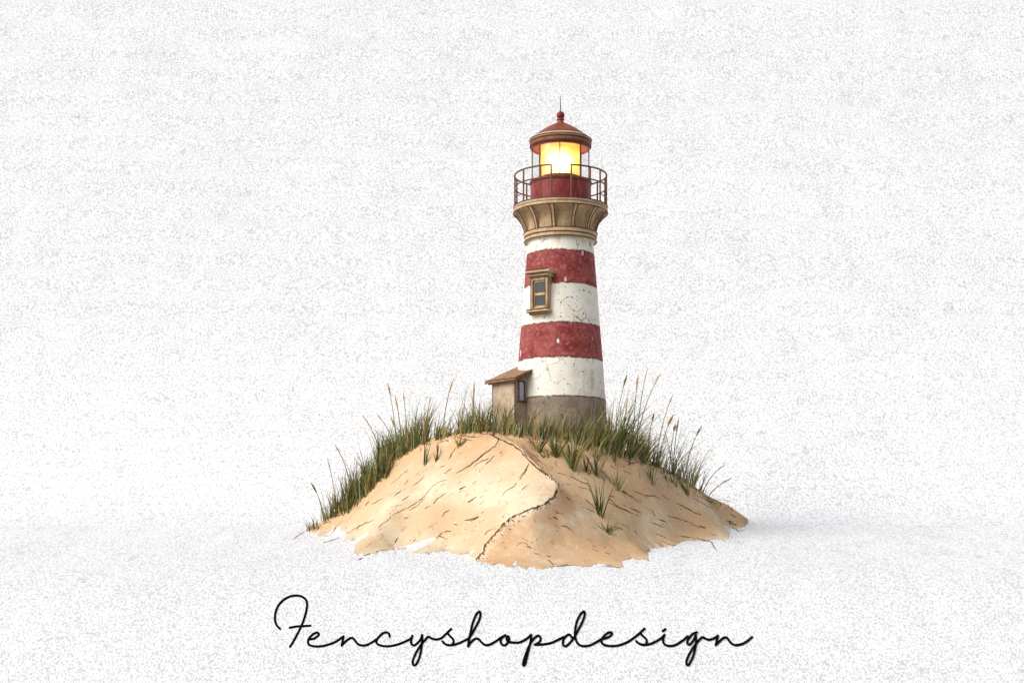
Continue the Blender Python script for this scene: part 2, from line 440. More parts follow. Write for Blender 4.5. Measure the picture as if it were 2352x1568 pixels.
def inside(x, y, P=np.array(poly)):
    x1, y1 = P[:, 0], P[:, 1]; x2, y2 = np.roll(x1, -1), np.roll(y1, -1)
    c = ((y1 > y) != (y2 > y)) & (x < (x2 - x1) * (y - y1) / (y2 - y1 + 1e-12) + x1)
    return bool(np.count_nonzero(c) % 2)
PX, PY = np.array([p[0] for p in poly] + [poly[0][0]]), np.array([p[1] for p in poly] + [poly[0][1]])
def dune_np(X, Y, ins):
    u_, v_ = (X - GX0) / GST, (Y - GY0) / GST; i_, j_ = np.clip(u_.astype(int), 0, GNX - 2), np.clip(v_.astype(int), 0, GNY - 2); u_, v_ = u_ - i_, v_ - j_
    h = (HB[j_, i_] * (1 - u_) + HB[j_, i_ + 1] * u_) * (1 - v_) + (HB[j_ + 1, i_] * (1 - u_) + HB[j_ + 1, i_ + 1] * u_) * v_
    dpoly, _, _ = seg_dist(X, Y, PX[:nfront], PY[:nfront])
    sd, si, sg = seg_dist(X, Y, RPX, RPY)
    s_ = si / (len(RPX) - 1); sd = np.where(sg > 0, sd, -sd)
    a = RA * np.minimum(1, np.minimum(s_ * 4.4, (1 - s_) * 5 + .25))
    yc = np.interp(X, cX, cY)
    fade = np.clip(1 - (Y - yc + .6) / .6, 0, 1)
    # one side of the ridge line is the raised tongue, the other its crumbling slip face
    r = np.where(sd < 0, a * np.exp(np.minimum(sd, 0) / 5.0), a * np.exp(-sd / 1.1) - .85 * a * (1 - np.exp(-sd / 1.3)) * np.exp(-sd / 7))
    n = np.array([noise.noise(Vector((x * .22, y * .22, 3))) * .18 + noise.noise(Vector((x * .8 + y * .3, y * .6, 7))) * .10 + noise.noise(Vector((x * 2.4, y * 2.4, 1))) * .035 for x, y in zip(X.ravel(), Y.ravel())]).reshape(X.shape)
    sh = np.clip((h - .1) / 1.2, 0, 1)
    h = h + (r * fade + n * np.where(Y < yc - .5, 1, .3)) * sh
    lim = .05 + .45 * dpoly + .7 * dpoly ** 2
    k = .3; q = np.clip(.5 + .5 * (lim - h) / k, 0, 1)      # smooth minimum: low tongues of sand at the ragged rim
    h = np.maximum(lim * (1 - q) + h * q - k * q * (1 - q), .035 + .03 * np.minimum(1, dpoly))
    return np.where(ins, h, 0) + np_floor(Y)
GX0, GY0, GST, GNX, GNY = -18.5, -23.0, .16, 255, 340
gx = GX0 + GST * np.arange(GNX); gy = GY0 + GST * np.arange(GNY)
GXX, GYY = np.meshgrid(gx, gy)
HB = base_h(GXX, GYY); HK = HB.copy()
kr = np.exp(-(np.arange(-14, 15) * GST / .8) ** 2 / 2); kr /= kr.sum()
for ax in (0, 1):                                  # soften the creases of the bare form
    pad = [(14, 14) if a_ == ax else (0, 0) for a_ in (0, 1)]; Q_ = np.pad(HB, pad, mode='edge')
    HB = sum(kr[k] * (Q_[k:k + GNY, :] if ax == 0 else Q_[:, k:k + GNX]) for k in range(29))
HB = HB + .22 * np.clip((HB - 1) / 3, 0, 1)
INS = np.zeros(GXX.shape, bool)
for i in range(len(PX) - 1):
    c = ((PY[i] > GYY) != (PY[i + 1] > GYY)) & (GXX < (PX[i + 1] - PX[i]) * (GYY - PY[i]) / (PY[i + 1] - PY[i] + 1e-12) + PX[i])
    INS ^= c
GZ = dune_np(GXX, GYY, INS); GL = GZ.tolist()
def dune_z(x, y):
    u, v = (x - GX0) / GST, (y - GY0) / GST; i, j = int(u), int(v)
    if u < 0 or v < 0 or i >= GNX - 1 or j >= GNY - 1: return floor_z(y)
    u -= i; v -= j
    return (GL[j][i] * (1 - u) + GL[j][i + 1] * u) * (1 - v) + (GL[j + 1][i] * (1 - u) + GL[j + 1][i + 1] * u) * v
pts = [Vector(p) for p in poly]; npoly = len(pts)
y = -22.0
while y < 28:
    st = .26 if y < 7 else .9
    x = -18.0 + random.random() * st
    while x < 21.5:
        xx, yy = x + random.uniform(-.06, .06), y + random.uniform(-.06, .06)
        if inside(xx, yy): pts.append(Vector((xx, yy)))
        x += st
    y += st
for i in range(len(rp) - 1):                       # points along the ridge line so its edge stays crisp
    L = (rp[i + 1] - rp[i]).length
    for k in range(int(L / .15)):
        q = rp[i].lerp(rp[i + 1], k * .15 / L)
        if inside(q.x, q.y): pts.append(Vector((q.x, q.y)))
def cast_pts(P_):
    out = []
    for i in range(len(P_)):
        a, b = Vector(P_[i]), Vector(P_[(i + 1) % len(P_)]); n = max(1, int((b - a).length / 2.0))
        for k in range(n):
            p = a.lerp(b, k / n) + Vector((random.uniform(-.6, .6), random.uniform(-.5, .5))); q = cast(p.x, p.y, dune_z)
            if q: out.append(q)
    return out
for px in [720, 742, 775, 802, 826, 850, 868, 895, 922, 960, 985, 1010, 1045, 1070, 1120, 1180, 1225, 1262, 1300, 1335, 1362, 1400, 1415, 1440, 1468, 1500, 1525, 1545, 1575, 1600, 1640, 1660, 1690]:
    py = float(np.interp(px, [p[0] for p in outline if p[1] > 1212], [p[1] for p in outline if p[1] > 1212])) + 2     # dry streaks running up from the rim
    L_ = random.uniform(8, 30); ux_, uy_ = (.86, -.5) if px < 1150 else ((-.9, -.42) if px > 1250 else (.2, -.6)); w_ = random.uniform(1.2, 2.6)
    BARE.append([(px - w_, py), (px + ux_ * L_ * .5 - w_, py + uy_ * L_ * .5), (px + ux_ * L_, py + uy_ * L_), (px + ux_ * L_ * .5 + w_, py + uy_ * L_ * .5 + w_ * .7), (px + w_, py + w_)])
bare = []
for B_ in BARE:
    Q = cast_pts(B_); Q_ = np.array([(q.x, q.y) for q in Q]); bare.append((Q_[:, 0].min(), Q_[:, 0].max(), Q_[:, 1].min(), Q_[:, 1].max(), Q_))
    for q in Q:
        if inside(q.x, q.y): pts.append(Vector((q.x, q.y)))
vo, eo, fo, _, _, _ = delaunay_2d_cdt(pts, [(i, (i + 1) % npoly) for i in range(npoly)], [], 1, 1e-4)
fo = [f for f in fo if inside(sum(vo[i].x for i in f) / len(f), sum(vo[i].y for i in f) / len(f))]
dm = MB()
vX, vY = np.array([p.x for p in vo]), np.array([p.y for p in vo])
for x, y, z in zip(vX.tolist(), vY.tolist(), dune_np(vX, vY, np.ones(vX.shape, bool)).tolist()): dm.vert((x, y, z))
for f in fo:
    fx, fy = sum(vo[i].x for i in f) / len(f), sum(vo[i].y for i in f) / len(f)
    dm.cur = 2 if any(x0_ <= fx <= x1_ and y0_ <= fy <= y1_ and inside(fx, fy, Q) for x0_, x1_, y0_, y1_, Q in bare) else 0
    dm.face(f)
dm.cur = 0
from collections import Counter
ec = Counter()
for f in fo:
    for i in range(len(f)): ec[tuple(sorted((f[i], f[(i + 1) % len(f)])))] += 1
low = {}
for f in fo:
    for i in range(len(f)):
        a, b = f[i], f[(i + 1) % len(f)]
        if ec[tuple(sorted((a, b)))] == 1:
            for v_ in (a, b):
                if v_ not in low:
                    p = dm.v[v_]; low[v_] = dm.vert((p[0], p[1], floor_z(p[1]) - .05))
            dm.face((b, a, low[a], low[b]))

# dark twigs, cracks and crumbs lying on the sand: part of the dune's own mesh, second material
dz_any = dune_z
def surf(px, py):
    q = cast(px, py, dz_any)
    if q is None: q = floor_pt(px, py) if (YH - py) / F < SL - .02 else None
    return q
dm.cur = 1
def stroke(pp, w0, w1, wig=0.6):
    P = []
    for i in range(len(pp) - 1):
        a, b = Vector(pp[i]), Vector(pp[i + 1]); n = max(1, int((b - a).length / 4))
        for k in range(n): P.append(a.lerp(b, k / n) + Vector((random.uniform(-wig, wig), random.uniform(-wig, wig))))
    P.append(Vector(pp[-1])); n = len(P); out = []
    for p in P:
        q = surf(p.x, p.y)
        if q is None: return
        if out and (q - out[-1]).length > 1.2: break
        out.append(q)
    if len(out) < 2: return
    n = len(out)
    rads = [max(.014, 1.05 * (w0 + (w1 - w0) * i / (n - 1)) * (.55 + .45 * math.sin(math.pi * (i + .5) / n)) * random.uniform(.6, 1.3)) for i in range(n)]
    dm.tube(out, rads, 5)
def dot(px, py, r):
    q = surf(px, py)
    if q is None: return
    a = random.random() * 6.28; u = Vector((math.cos(a), math.sin(a), 0)) * r * random.uniform(.8, 2)
    dm.tube([q - u, q, q + u], [r * .4, r, r * .4], 5)
for seg in range(len(ridge_px) - 1):               # crumbling lip of the main ridge
    a, b = ridge_px[seg], ridge_px[seg + 1]
    stroke([a, ((a[0] + b[0]) / 2 + random.uniform(-1, 1), (a[1] + b[1]) / 2 + random.uniform(-1, 1)), b], .075, .07, 1.3)
    if seg > 5:
        for _ in range(7):
            t = random.random(); p = (lerp(a[0], b[0], t), lerp(a[1], b[1], t))
            stroke([p, (p[0] + random.uniform(-1, 5), p[1] + random.uniform(2, 7))], .06, .025)
        for _ in range(3):
            t = random.random(); dot(lerp(a[0], b[0], t) + random.uniform(1, 14), lerp(a[1], b[1], t) + random.uniform(2, 14), random.uniform(.025, .05))
def z4(p): return (658.6 + p[0] * .3, 846.7 + p[1] * .3)
def z6(p): return (1364 + p[0] * .31, 831 + p[1] * .31)
L5 = [[(380, 272), (480, 335), (590, 415), (640, 490), (760, 540), (850, 600)], [(640, 440), (700, 480), (760, 540)], [(920, 640), (1010, 670)], [(1030, 670), (1070, 695), (1200, 750), (1240, 775)],
      [(1120, 772), (1200, 790), (1245, 830)], [(330, 290), (380, 340), (340, 410)], [(340, 400), (270, 450), (200, 500), (150, 550), (80, 590), (0, 640)], [(335, 480), (300, 530), (250, 570)], [(160, 575), (230, 530), (290, 510)],
      [(665, 540), (640, 600), (580, 670), (560, 690)], [(640, 610), (570, 710)], [(550, 735), (500, 780), (440, 810), (410, 860)], [(590, 800), (620, 770), (660, 750)], [(250, 1205), (280, 1180), (330, 1150)],
      [(80, 1078), (130, 1070), (200, 1040)], [(130, 1085), (200, 1045)], [(550, 1310), (570, 1285), (605, 1280)], [(640, 1315), (680, 1335)], [(710, 1380), (765, 1395)], [(815, 1400), (860, 1415)], [(835, 1445), (890, 1490)],
      [(910, 1505), (1010, 1490), (1100, 1490)], [(1380, 1490), (1500, 1510)], [(1140, 950), (1200, 975), (1260, 1005)], [(950, 1128), (1000, 1135), (1045, 1165)], [(895, 1005), (950, 1015), (970, 1035)], [(1175, 885), (1250, 950), (1280, 990)],
      [(1390, 850), (1440, 860)], [(1395, 880), (1450, 930), (1500, 965), (1568, 990)], [(1300, 600), (1360, 650), (1440, 750)], [(1450, 800), (1540, 815), (1568, 840)], [(1440, 1140), (1520, 1160)], [(20, 795), (75, 765)], [(100, 915), (140, 885), (180, 860)],
      [(1000, 860), (1040, 900)], [(1000, 740), (1035, 750)], [(880, 1045), (920, 1070)], [(480, 1060), (530, 1095)], [(40, 390), (80, 340), (0, 320)], [(60, 300), (180, 320), (230, 300)], [(170, 250), (230, 290), (300, 285)]]
for s_ in L5: stroke([z5(p) for p in s_], random.uniform(.035, .06), random.uniform(.02, .04), .9)
L4 = [[(700, 1215), (740, 1180), (800, 1135)], [(810, 1120), (860, 1095), (940, 1055), (1000, 1020), (1060, 970), (1110, 900), (1170, 865), (1230, 848)], [(940, 1080), (990, 1055), (1060, 985)], [(800, 880), (850, 840), (925, 775)],
      [(900, 885), (930, 850)], [(970, 895), (1050, 830)], [(650, 1035), (735, 995)], [(820, 975), (880, 930)], [(885, 1010), (935, 970)], [(600, 1050), (630, 1010)], [(340, 1265), (380, 1210), (425, 1165)], [(285, 1330), (380, 1305), (430, 1280)],
      [(500, 1235), (560, 1200), (650, 1165), (680, 1140)], [(540, 1230), (560, 1190)], [(440, 1265), (490, 1245)], [(590, 1428), (640, 1415)], [(690, 1395), (780, 1380)], [(545, 1465), (585, 1445)], [(830, 1330), (850, 1290)], [(970, 1320), (990, 1300)],
      [(1150, 1300), (1190, 1250)], [(1170, 1280), (1230, 1305)], [(1200, 1250), (1260, 1240)], [(1190, 1130), (1210, 1100), (1250, 1080)], [(1320, 920), (1370, 900)], [(1120, 1030), (1160, 990), (1220, 950)], [(1390, 1020), (1430, 1000)], [(1515, 1270), (1540, 1240)],
      [(1280, 1185), (1305, 1195)], [(1360, 1160), (1410, 1150), (1470, 1130)], [(1410, 1165), (1450, 1140)], [(1240, 695), (1270, 640), (1300, 600)], [(1210, 800), (1260, 765)], [(1300, 800), (1400, 740), (1440, 700)], [(900, 1145), (935, 1130)], [(1060, 1410), (1100, 1415)],
      [(50, 1305), (95, 1270), (140, 1240)], [(1180, 755), (1210, 740)], [(1460, 700), (1500, 660), (1560, 620)], [(1340, 590), (1380, 540), (1420, 550)], [(1060, 1070), (1100, 1050)]]
for s_ in L4: stroke([z4(p) for p in s_], random.uniform(.035, .06), random.uniform(.02, .04), .9)
L6 = [[(295, 955), (370, 985), (450, 990), (500, 1020)], [(200, 950), (280, 1000), (350, 1045)], [(500, 980), (560, 1020)], [(610, 1040), (660, 1070), (740, 1110), (790, 1135)], [(740, 1010), (800, 1045), (870, 1080), (905, 1110)], [(915, 1140), (960, 1160), (1000, 1190), (1070, 1205)],
      [(950, 1165), (1010, 1180), (1075, 1185)], [(1000, 1215), (1050, 1235), (1070, 1255), (1105, 1243)], [(270, 1080), (350, 1120)], [(430, 1095), (455, 1140)], [(475, 1160), (555, 1195)], [(420, 1185), (530, 1225)], [(540, 1135), (620, 1160), (700, 1185), (770, 1220), (830, 1235)],
      [(780, 1215), (830, 1225)], [(640, 1288), (700, 1295), (750, 1310)], [(760, 1295), (800, 1325), (860, 1320)], [(800, 1310), (870, 1335), (915, 1400)], [(450, 1268), (500, 1290), (570, 1320), (620, 1340)], [(500, 1325), (560, 1350), (610, 1360)], [(480, 1355), (520, 1365)], [(110, 1040), (180, 1075), (260, 1110), (330, 1140)],
      [(240, 1215), (265, 1240)], [(300, 1245), (320, 1275)], [(85, 1410), (120, 1425)], [(1010, 1125), (1055, 1150)], [(920, 1015), (980, 1025), (1050, 1045)], [(860, 1275), (915, 1285)], [(40, 790), (90, 850), (150, 915)], [(210, 800), (280, 830)], [(250, 760), (330, 740), (360, 780)],
      [(120, 770), (170, 800)], [(400, 730), (470, 760)], [(230, 730), (300, 760)], [(60, 1510), (200, 1525)]]
for s_ in L6: stroke([z6(p) for p in s_], random.uniform(.035, .06), random.uniform(.02, .04), .9)
for _ in range(420):                               # crumbs in short trails down the slopes
    px = random.uniform(730, 1690); py = random.uniform(1020, 1295)
    q = surf(px, py)
    if q is None or not inside(q.x, q.y) or q.y > float(np.interp(q.x, cX, cY)) - .3: continue
    dx, dy = (-.85, .5) if px < 1180 else (.9, .5)
    for k in range(random.choice((1, 1, 2, 3))):
        dot(px + dx * 5 * k + random.uniform(-1, 1), py + dy * 5 * k + random.uniform(-1, 1), random.uniform(.022, .045))
for i in range(170):                               # roots and litter hanging below the grass line
    t = random.random() * (len(crest_px) - 3); k = int(t) + 1; t -= int(t)
    px, py = lerp(crest_px[k][0], crest_px[k + 1][0], t), lerp(crest_px[k][1], crest_px[k + 1][1], t) + random.uniform(4, 18)
    if 1100 < px < 1200: continue
    dx = random.uniform(-1, 1) - (.5 if px < 1100 else -.5)
    stroke([(px, py), (px + dx * 6, py + random.uniform(1, 4)), (px + dx * 11, py + random.uniform(2, 7))], .045, .02, .8)
for px, py in ((1700, 1168), (1705, 1170), (1709, 1182), (1680, 1233), (1664, 1242), (1555, 1262), (1561, 1263), (1566, 1261), (1568, 1265), (1546, 1258), (905, 1262), (915, 1260), (925, 1262), (930, 1258), (910, 1267), (1463, 1290), (985, 1273), (1115, 1299)):
    dot(px, py, .05)
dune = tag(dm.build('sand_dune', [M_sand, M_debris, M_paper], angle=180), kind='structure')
VX, VY = np.array([p[0] for p in dm.v]), np.array([p[1] for p in dm.v])   # shade right of the ridge painted in browner, plus rooty soil along the grass
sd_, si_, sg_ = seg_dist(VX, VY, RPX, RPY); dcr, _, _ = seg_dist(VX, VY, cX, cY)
shade_soil = np.maximum(np.where(sg_ > 0, np.clip(sd_ / .25, 0, 1) * (.72 + .28 * np.exp(-sd_ / 2.0)), 0), .9 * np.clip(1.25 - dcr / 2.0, 0, 1))
dune.data.attributes.new('shade_soil', 'FLOAT', 'POINT').data.foreach_set('value', shade_soil.astype(np.float32))

# ------------------------------------------------------------------ lighthouse
X0, ZB = (1287.5 - CX) * S, 13.0
def lz(y): return zz(y) - ZB
P = lambda *rows: [(r * S, lz(y)) for r, y in rows]
LH = empty('lighthouse', (X0, 0, ZB), 'red and white banded lighthouse with lit lantern standing on the dune top', 'lighthouse')
ZC, ZT = lz(921), lz(552)
M_tower = tower_material([(lz(832.5), lz(754)), (lz(664), lz(588))], ZC, ZT)
MB().lathe(P((112, 1040), (109.5, 1000), (106, 960), (103.8, 921), (103, 915), (97.2, 830), (90.2, 745), (84, 665), (77.8, 588), (75, 552), (74.5, 540)), 128).build('tower', M_tower, LH)
# corbelled neck under the gallery
MB().lathe(P((74, 558), (82.5, 557), (82.8, 550), (80.6, 548.5), (80.6, 547.5), (84.2, 546.5), (84.6, 539.5), (81, 538), (79.5, 537)), 128).build('collar', M_tan_light, LH, angle=30)
cove = [(80, 537), (79.3, 526), (80, 514.5), (83, 505), (89, 497.5), (97.5, 493), (105.5, 491.8)]
MB().lathe(P(*cove), 128).build('cove', M_tan, LH)
b = MB(); b.lathe(P((105, 492.2), (107.8, 491.5), (108.6, 488), (108.2, 485), (106.6, 484), (107.4, 482.5), (107.8, 479), (107, 477.2), (104, 476.8), (60, 476.5)), 128)
b.build('gallery_deck', M_tan_light, LH, angle=30)
b = MB()
for r, y_, k in ((108.3, 491.6, .045), (107.8, 477.1, .04), (107.2, 483.9, .03), (83, 557.2, .045), (82.2, 548.3, .03), (84.6, 538.6, .04)): b.ring(r * S, lz(y_), k, 128)
b.build('edge_beading', M_dark, LH)
def bracket(a):
    m = MB(); m.cur = 0
    er = Vector((math.sin(a), -math.cos(a), 0)); et = Vector((math.cos(a), math.sin(a), 0))
    inn = [(r * S - .03, lz(y)) for r, y in cove]
    outp = [(80.5 * S + .06, lz(537)), (80.5 * S + .15, lz(527)), (82.5 * S + .22, lz(515.5)), (87 * S + .28, lz(505.5)), (94 * S + .27, lz(497.3)), (101.5 * S + .15, lz(492.8)), (106.5 * S, lz(491.3))]
    hw = [.13, .12, .12, .13, .15, .17, .18]
    base = len(m.v)
    for i in range(7):
        for (r, z), s_ in ((inn[i], -1), (outp[i], -1), (outp[i], 1), (inn[i], 1)):
            m.vert(er * r + et * (s_ * hw[i]) + Vector((0, 0, z)))
    for i in range(6):
        for k in range(4):
            k2 = (k + 1) % 4
            m.face((base + i * 4 + k, base + i * 4 + k2, base + (i + 1) * 4 + k2, base + (i + 1) * 4 + k))
    m.face((base + 3, base + 2, base + 1, base)); m.cur = 1
    for s_ in (-1, 1):                             # dark worn arrises
        m.tube([er * outp[i][0] + et * (s_ * hw[i]) + Vector((0, 0, outp[i][1])) for i in range(7)], .042, 5)
    return m.build('bracket', [M_tan_light, M_dark], LH, angle=40)
for k in range(12): bracket(R(-12.5 + 30 * k))
# red drum and its rims
MB().lathe(P((69, 478), (69, 421)), 96).build('lantern_base', M_red, LH)
b = MB(); b.lathe(P((69, 425), (71.5, 424), (72, 420.5), (70, 418), (62, 417)), 96); b.build('drum_rim', M_iron, LH, angle=30)
# railing
RR = 105.5 * S; zr = lz(477); zt = lz(404.5); zm = lz(432)
posts = [-13, -26.5, -54, -84, -108, -133, -158, 172, 147, 124, 102, 82, 56.5, 37.5, 11.5]
for a in posts:
    a = R(a); er = Vector((math.sin(a), -math.cos(a), 0))
    m = MB(); m.tube([er * RR + Vector((0, 0, zr - .05)), er * RR + Vector((0, 0, zt))], .068, 8)
    m.tube([er * RR + Vector((0, 0, zr - .02)), er * RR + Vector((0, 0, zr + .07))], .11, 8)
    m.build('railing_post', M_iron, LH)
for zq, rad in ((zt, .07), (zm, .056)):
    b = MB(); b.ring(RR, zq, rad, 120, R(11.5), R(347)); b.build('rail', M_iron, LH)
b = MB(); b.ring(RR, lz(459), .04, 120, R(56.5), R(306)); b.build('rail', M_iron, LH)
# lantern room
GR = 65 * S
MB().lathe([(GR, lz(419)), (GR, lz(336))], 96).build('lantern_glass', M_glass, LH)
for k in range(8):
    a = R(-3 + 45 * k); er = Vector((math.sin(a), -math.cos(a), 0)); et = Vector((math.cos(a), math.sin(a), 0))
    MB().box(Vector((0, 0, 0)), et, er, Vector((0, 0, 1)), -.042, .042, GR - .04, GR + .05, lz(419), lz(334)).build('mullion', M_iron, LH, smooth=False)
b = MB(); b.lathe(P((45, 417), (45, 408), (47, 407), (47, 404), (44, 403), (44, 330)), 64)
lens = MB().lathe(P((45, 409), (45.5, 371), (45, 329)), 64).build('lens', M_lens, LH)
MB().lathe(P((10, 418), (46.5, 417), (47, 411), (46, 408.5), (10, 408)), 64).build('lens_base', M_iron, LH, angle=30)
MB().lathe(P((10, 334), (46, 333), (46.5, 328), (10, 327)), 64).build('lens_cap', M_iron, LH, angle=30)
def sphere(r, c, seg=32, rings=16, sq=1.0):
    m = MB(); m.lathe([(max(1e-3, r * math.sin(math.pi * i / rings)), c - r * sq * math.cos(math.pi * i / rings)) for i in range(rings + 1)], seg); return m
sphere(10 * S, lz(374)).build('bulb', M_bulb, LH)
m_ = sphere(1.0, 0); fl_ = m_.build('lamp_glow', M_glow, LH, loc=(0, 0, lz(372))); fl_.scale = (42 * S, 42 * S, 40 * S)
# roof, rim, finial
MB().lathe(P((7, 282), (14, 285), (26, 291), (40, 299.5), (53, 308.5), (61.5, 315.5), (64, 318.5)), 96).build('roof', M_roof, LH)
b = MB(); b.lathe(P((62, 316.4), (66, 318), (70.6, 322.3), (71.5, 325), (70.2, 326.6)), 96); b.build('roof_rim', M_tan_light, LH, angle=30)
b = MB(); b.lathe(P((70.2, 326.6), (69, 328), (69.3, 330), (71, 331.5), (70.6, 335.5), (68, 339), (64, 340), (62, 338), (30, 330)), 96); b.build('brim', M_brim, LH, angle=30)
b = MB(); b.ring(71.4 * S, lz(323.5), .04); b.ring(70 * S, lz(328.6), .05); b.ring(69.6 * S, lz(338.6), .05); b.ring(62.5 * S, lz(316.6), .04); b.build('roof_beading', M_dark, LH)
MB().lathe(P((63.5, 340), (66.5, 340.2), (66.5, 344.5), (63.5, 345)), 96).build('eave_ring', M_roof, LH, angle=30)
MB().lathe(P((9.5, 284.5), (9, 282), (7, 280), (7, 277), (9, 276), (8.5, 273.5), (4, 272.5)), 40).build('finial_neck', M_roof, LH, angle=50)
sphere(9.3 * S, lz(265.3)).build('finial_ball', M_red, LH)
MB().tube([(0, 0, lz(257)), (0, 0, lz(220))], [.05, .018], 8).build('spike', M_dark, LH)

# window on the shaft, facing left of the camera
def oriented(a):
    return Vector((math.cos(a), math.sin(a), 0)), Vector((math.sin(a), -math.cos(a), 0)), Vector((0, 0, 1))    # along the wall, outwards, up
a = R(-31); ux, un, uz = oriented(a)
def tw_r(y): return float(np.interp(y, [540, 552, 588, 665, 745, 830, 915, 921], [74.5, 75, 77.8, 84, 90.2, 97.2, 103, 103.8])) * S
wy0, wy1 = 725, 651                                 # bottom and top picture heights of the frame
rb = tw_r(716)
o0 = Vector((0, 0, 0)); zb_, zt_ = lz(wy0), lz(wy1)
win = MB()
hw, dep = .78, rb + .34
win.box(o0, ux, un, uz, -hw, -hw + .2, rb - .9, dep, zb_, zt_); win.box(o0, ux, un, uz, hw - .24, hw, rb - .9, dep, zb_, zt_)
win.box(o0, ux, un, uz, -hw + .2, hw - .24, rb - .9, dep, zt_ - .28, zt_); win.box(o0, ux, un, uz, -hw + .2, hw - .24, rb - .9, dep, zb_, zb_ + .16)
wf = win.build('window', M_tan, LH, smooth=False, bevel=.025)
sash = MB(); ys = dep - .14; xa, xb, za, zb2 = -hw + .2, hw - .24, zb_ + .16, zt_ - .28; zmid = (za + zb2) / 2
for x0_, x1_, z0_, z1_ in ((xa, xa + .12, za, zb2), (xb - .12, xb, za, zb2), (xa + .12, xb - .12, za, za + .16), (xa + .12, xb - .12, zb2 - .14, zb2), (xa + .12, xb - .12, zmid - .1, zmid + .1)):
    sash.box(o0, ux, un, uz, x0_, x1_, ys - .12, ys, z0_, z1_)
sash.build('sash', M_tan_light, wf, smooth=False, bevel=.015)
for z0_, z1_ in ((za + .16, zmid - .1), (zmid + .1, zb2 - .14)):
    MB().box(o0, ux, un, uz, xa + .12, xb - .12, ys - .1, ys - .07, z0_, z1_).build('pane', M_pane, wf, smooth=False)
sill = MB(); sill.box(o0, ux, un, uz, -hw - .3, hw + .16, rb - .5, dep + .26, zb_ - .22, zb_); sill.box(o0, ux, un, uz, -hw - .12, hw + .02, rb - .5, dep + .1, zb_ - .38, zb_ - .22)
sill.build('sill', M_tan_light, wf, smooth=False, bevel=.05)
hood = MB(); hood.box(o0, ux, un, uz, -hw - .3, hw + .3, rb - .9, dep + .32, zt_ + .26, zt_ + .5); hood.box(o0, ux, un, uz, -hw - .14, hw + .12, rb - .9, dep + .14, zt_, zt_ + .26)
hood.build('hood', M_tan_light, wf, smooth=False, bevel=.05)
ol = MB()
for x_ in (-hw, -hw + .2, hw - .24, hw): ol.tube([ux * x_ + un * (dep + .005) + uz * zb_, ux * x_ + un * (dep + .005) + uz * zt_], .028, 5)
for z_, q in ((zt_ + .26, .32), (zt_ + .5, .32), (zt_, .14), (zb_, .26), (zb_ - .22, .26), (zb_ - .38, .1)): ol.tube([ux * (-hw - q * .9) + un * (dep + q) + uz * z_, ux * (hw + q * .6) + un * (dep + q) + uz * z_], .045, 5)
ol.build('dark_edging', M_dark, wf)

# lean-to annex at the foot of the tower
a = R(-45); un = Vector((math.sin(a), -math.cos(a), 0)); us = Vector((math.cos(a), math.sin(a), 0)) * 1.0
cor = Vector((-3.68, -3.3, 0))                      # near corner; un points out of the end wall, us along it towards the right
wl, ln = 2.5, 3.4
an = MB(); zg = lz(1020); zlow = zz(874) * (D - 3.3) / D - ZB; slope = .42
def AP(s_, o_, z_): return cor + us * s_ + un * o_ + Vector((0, 0, z_))
an.hexa([AP(-wl, 0, zg), AP(0, 0, zg), AP(0, -ln, zg), AP(-wl, -ln, zg), AP(-wl, 0, zlow), AP(0, 0, zlow), AP(0, -ln, zlow + slope * ln), AP(-wl, -ln, zlow + slope * ln)])
annex = an.build('annex', M_hut, LH, smooth=False, bevel=.02)
rf = MB()
def slab(s0, s1, o0_, o1_, h0, h1, m):
    f = lambda s_, o_, h: AP(s_, o_, zlow - slope * o_ + h)
    m.hexa([f(s0, o0_, h0), f(s1, o0_, h0), f(s1, o1_, h0), f(s0, o1_, h0), f(s0, o0_, h1), f(s1, o0_, h1), f(s1, o1_, h1), f(s0, o1_, h1)])
slab(-wl - .22, .30, .30, -3.2, -.02, .16, rf); slab(-wl - .42, .48, .46, -3.4, .165, .36, rf)
r_ = rf.build('annex_roof', M_wood, annex, smooth=False, bevel=.025)
ed = MB()
for h, q in ((.36, .0), (.165, .0)):
    f = lambda s_, o_: AP(s_, o_, zlow - slope * o_ + h)
    ed.tube([f(-wl - .42, .465), f(.485, .465)], .035, 5); ed.tube([f(.485, .465), f(.485, -2.6)], .035, 5)
ed.tube([AP(0, .01, zg), AP(0, .01, zlow)], .04, 5); ed.tube([AP(-wl, .01, zg), AP(-wl, .01, zlow)], .03, 5)
ed.tube([AP(.01, .0, zlow - .06), AP(.01, -1.5, zlow + .57)], .03, 5); ed.tube([AP(-wl, .02, zlow - .06), AP(0, .02, zlow - .06)], .03, 5)
ed.build('annex_edging', M_dark, annex)
fr = MB(); zw0, zw1 = zz(918) * .977 - ZB, zz(876) * .977 - ZB; s0, s1 = -.42, -.98
for o0_, o1_, z0_, z1_ in ((s0 + .09, s0, zw0, zw1), (s1, s1 - .09, zw0, zw1), (s0 + .09, s1 - .09, zw1, zw1 + .12), (s0 + .16, s1 - .16, zw0 - .16, zw0)):
    fr.hexa([AP(0, o0_, z0_), AP(.12, o0_, z0_), AP(.12, o1_, z0_), AP(0, o1_, z0_), AP(0, o0_, z1_), AP(.12, o0_, z1_), AP(.12, o1_, z1_), AP(0, o1_, z1_)])
fr.build('annex_window_frame', M_iron, annex, smooth=False, bevel=.012)
gp = MB(); gp.hexa([AP(0, s0, zw0), AP(.04, s0, zw0), AP(.04, s1, zw0), AP(0, s1, zw0), AP(0, s0, zw1), AP(.04, s0, zw1), AP(.04, s1, zw1), AP(0, s1, zw1)])
gp.build('annex_window_pane', M_pane2, annex, smooth=False)

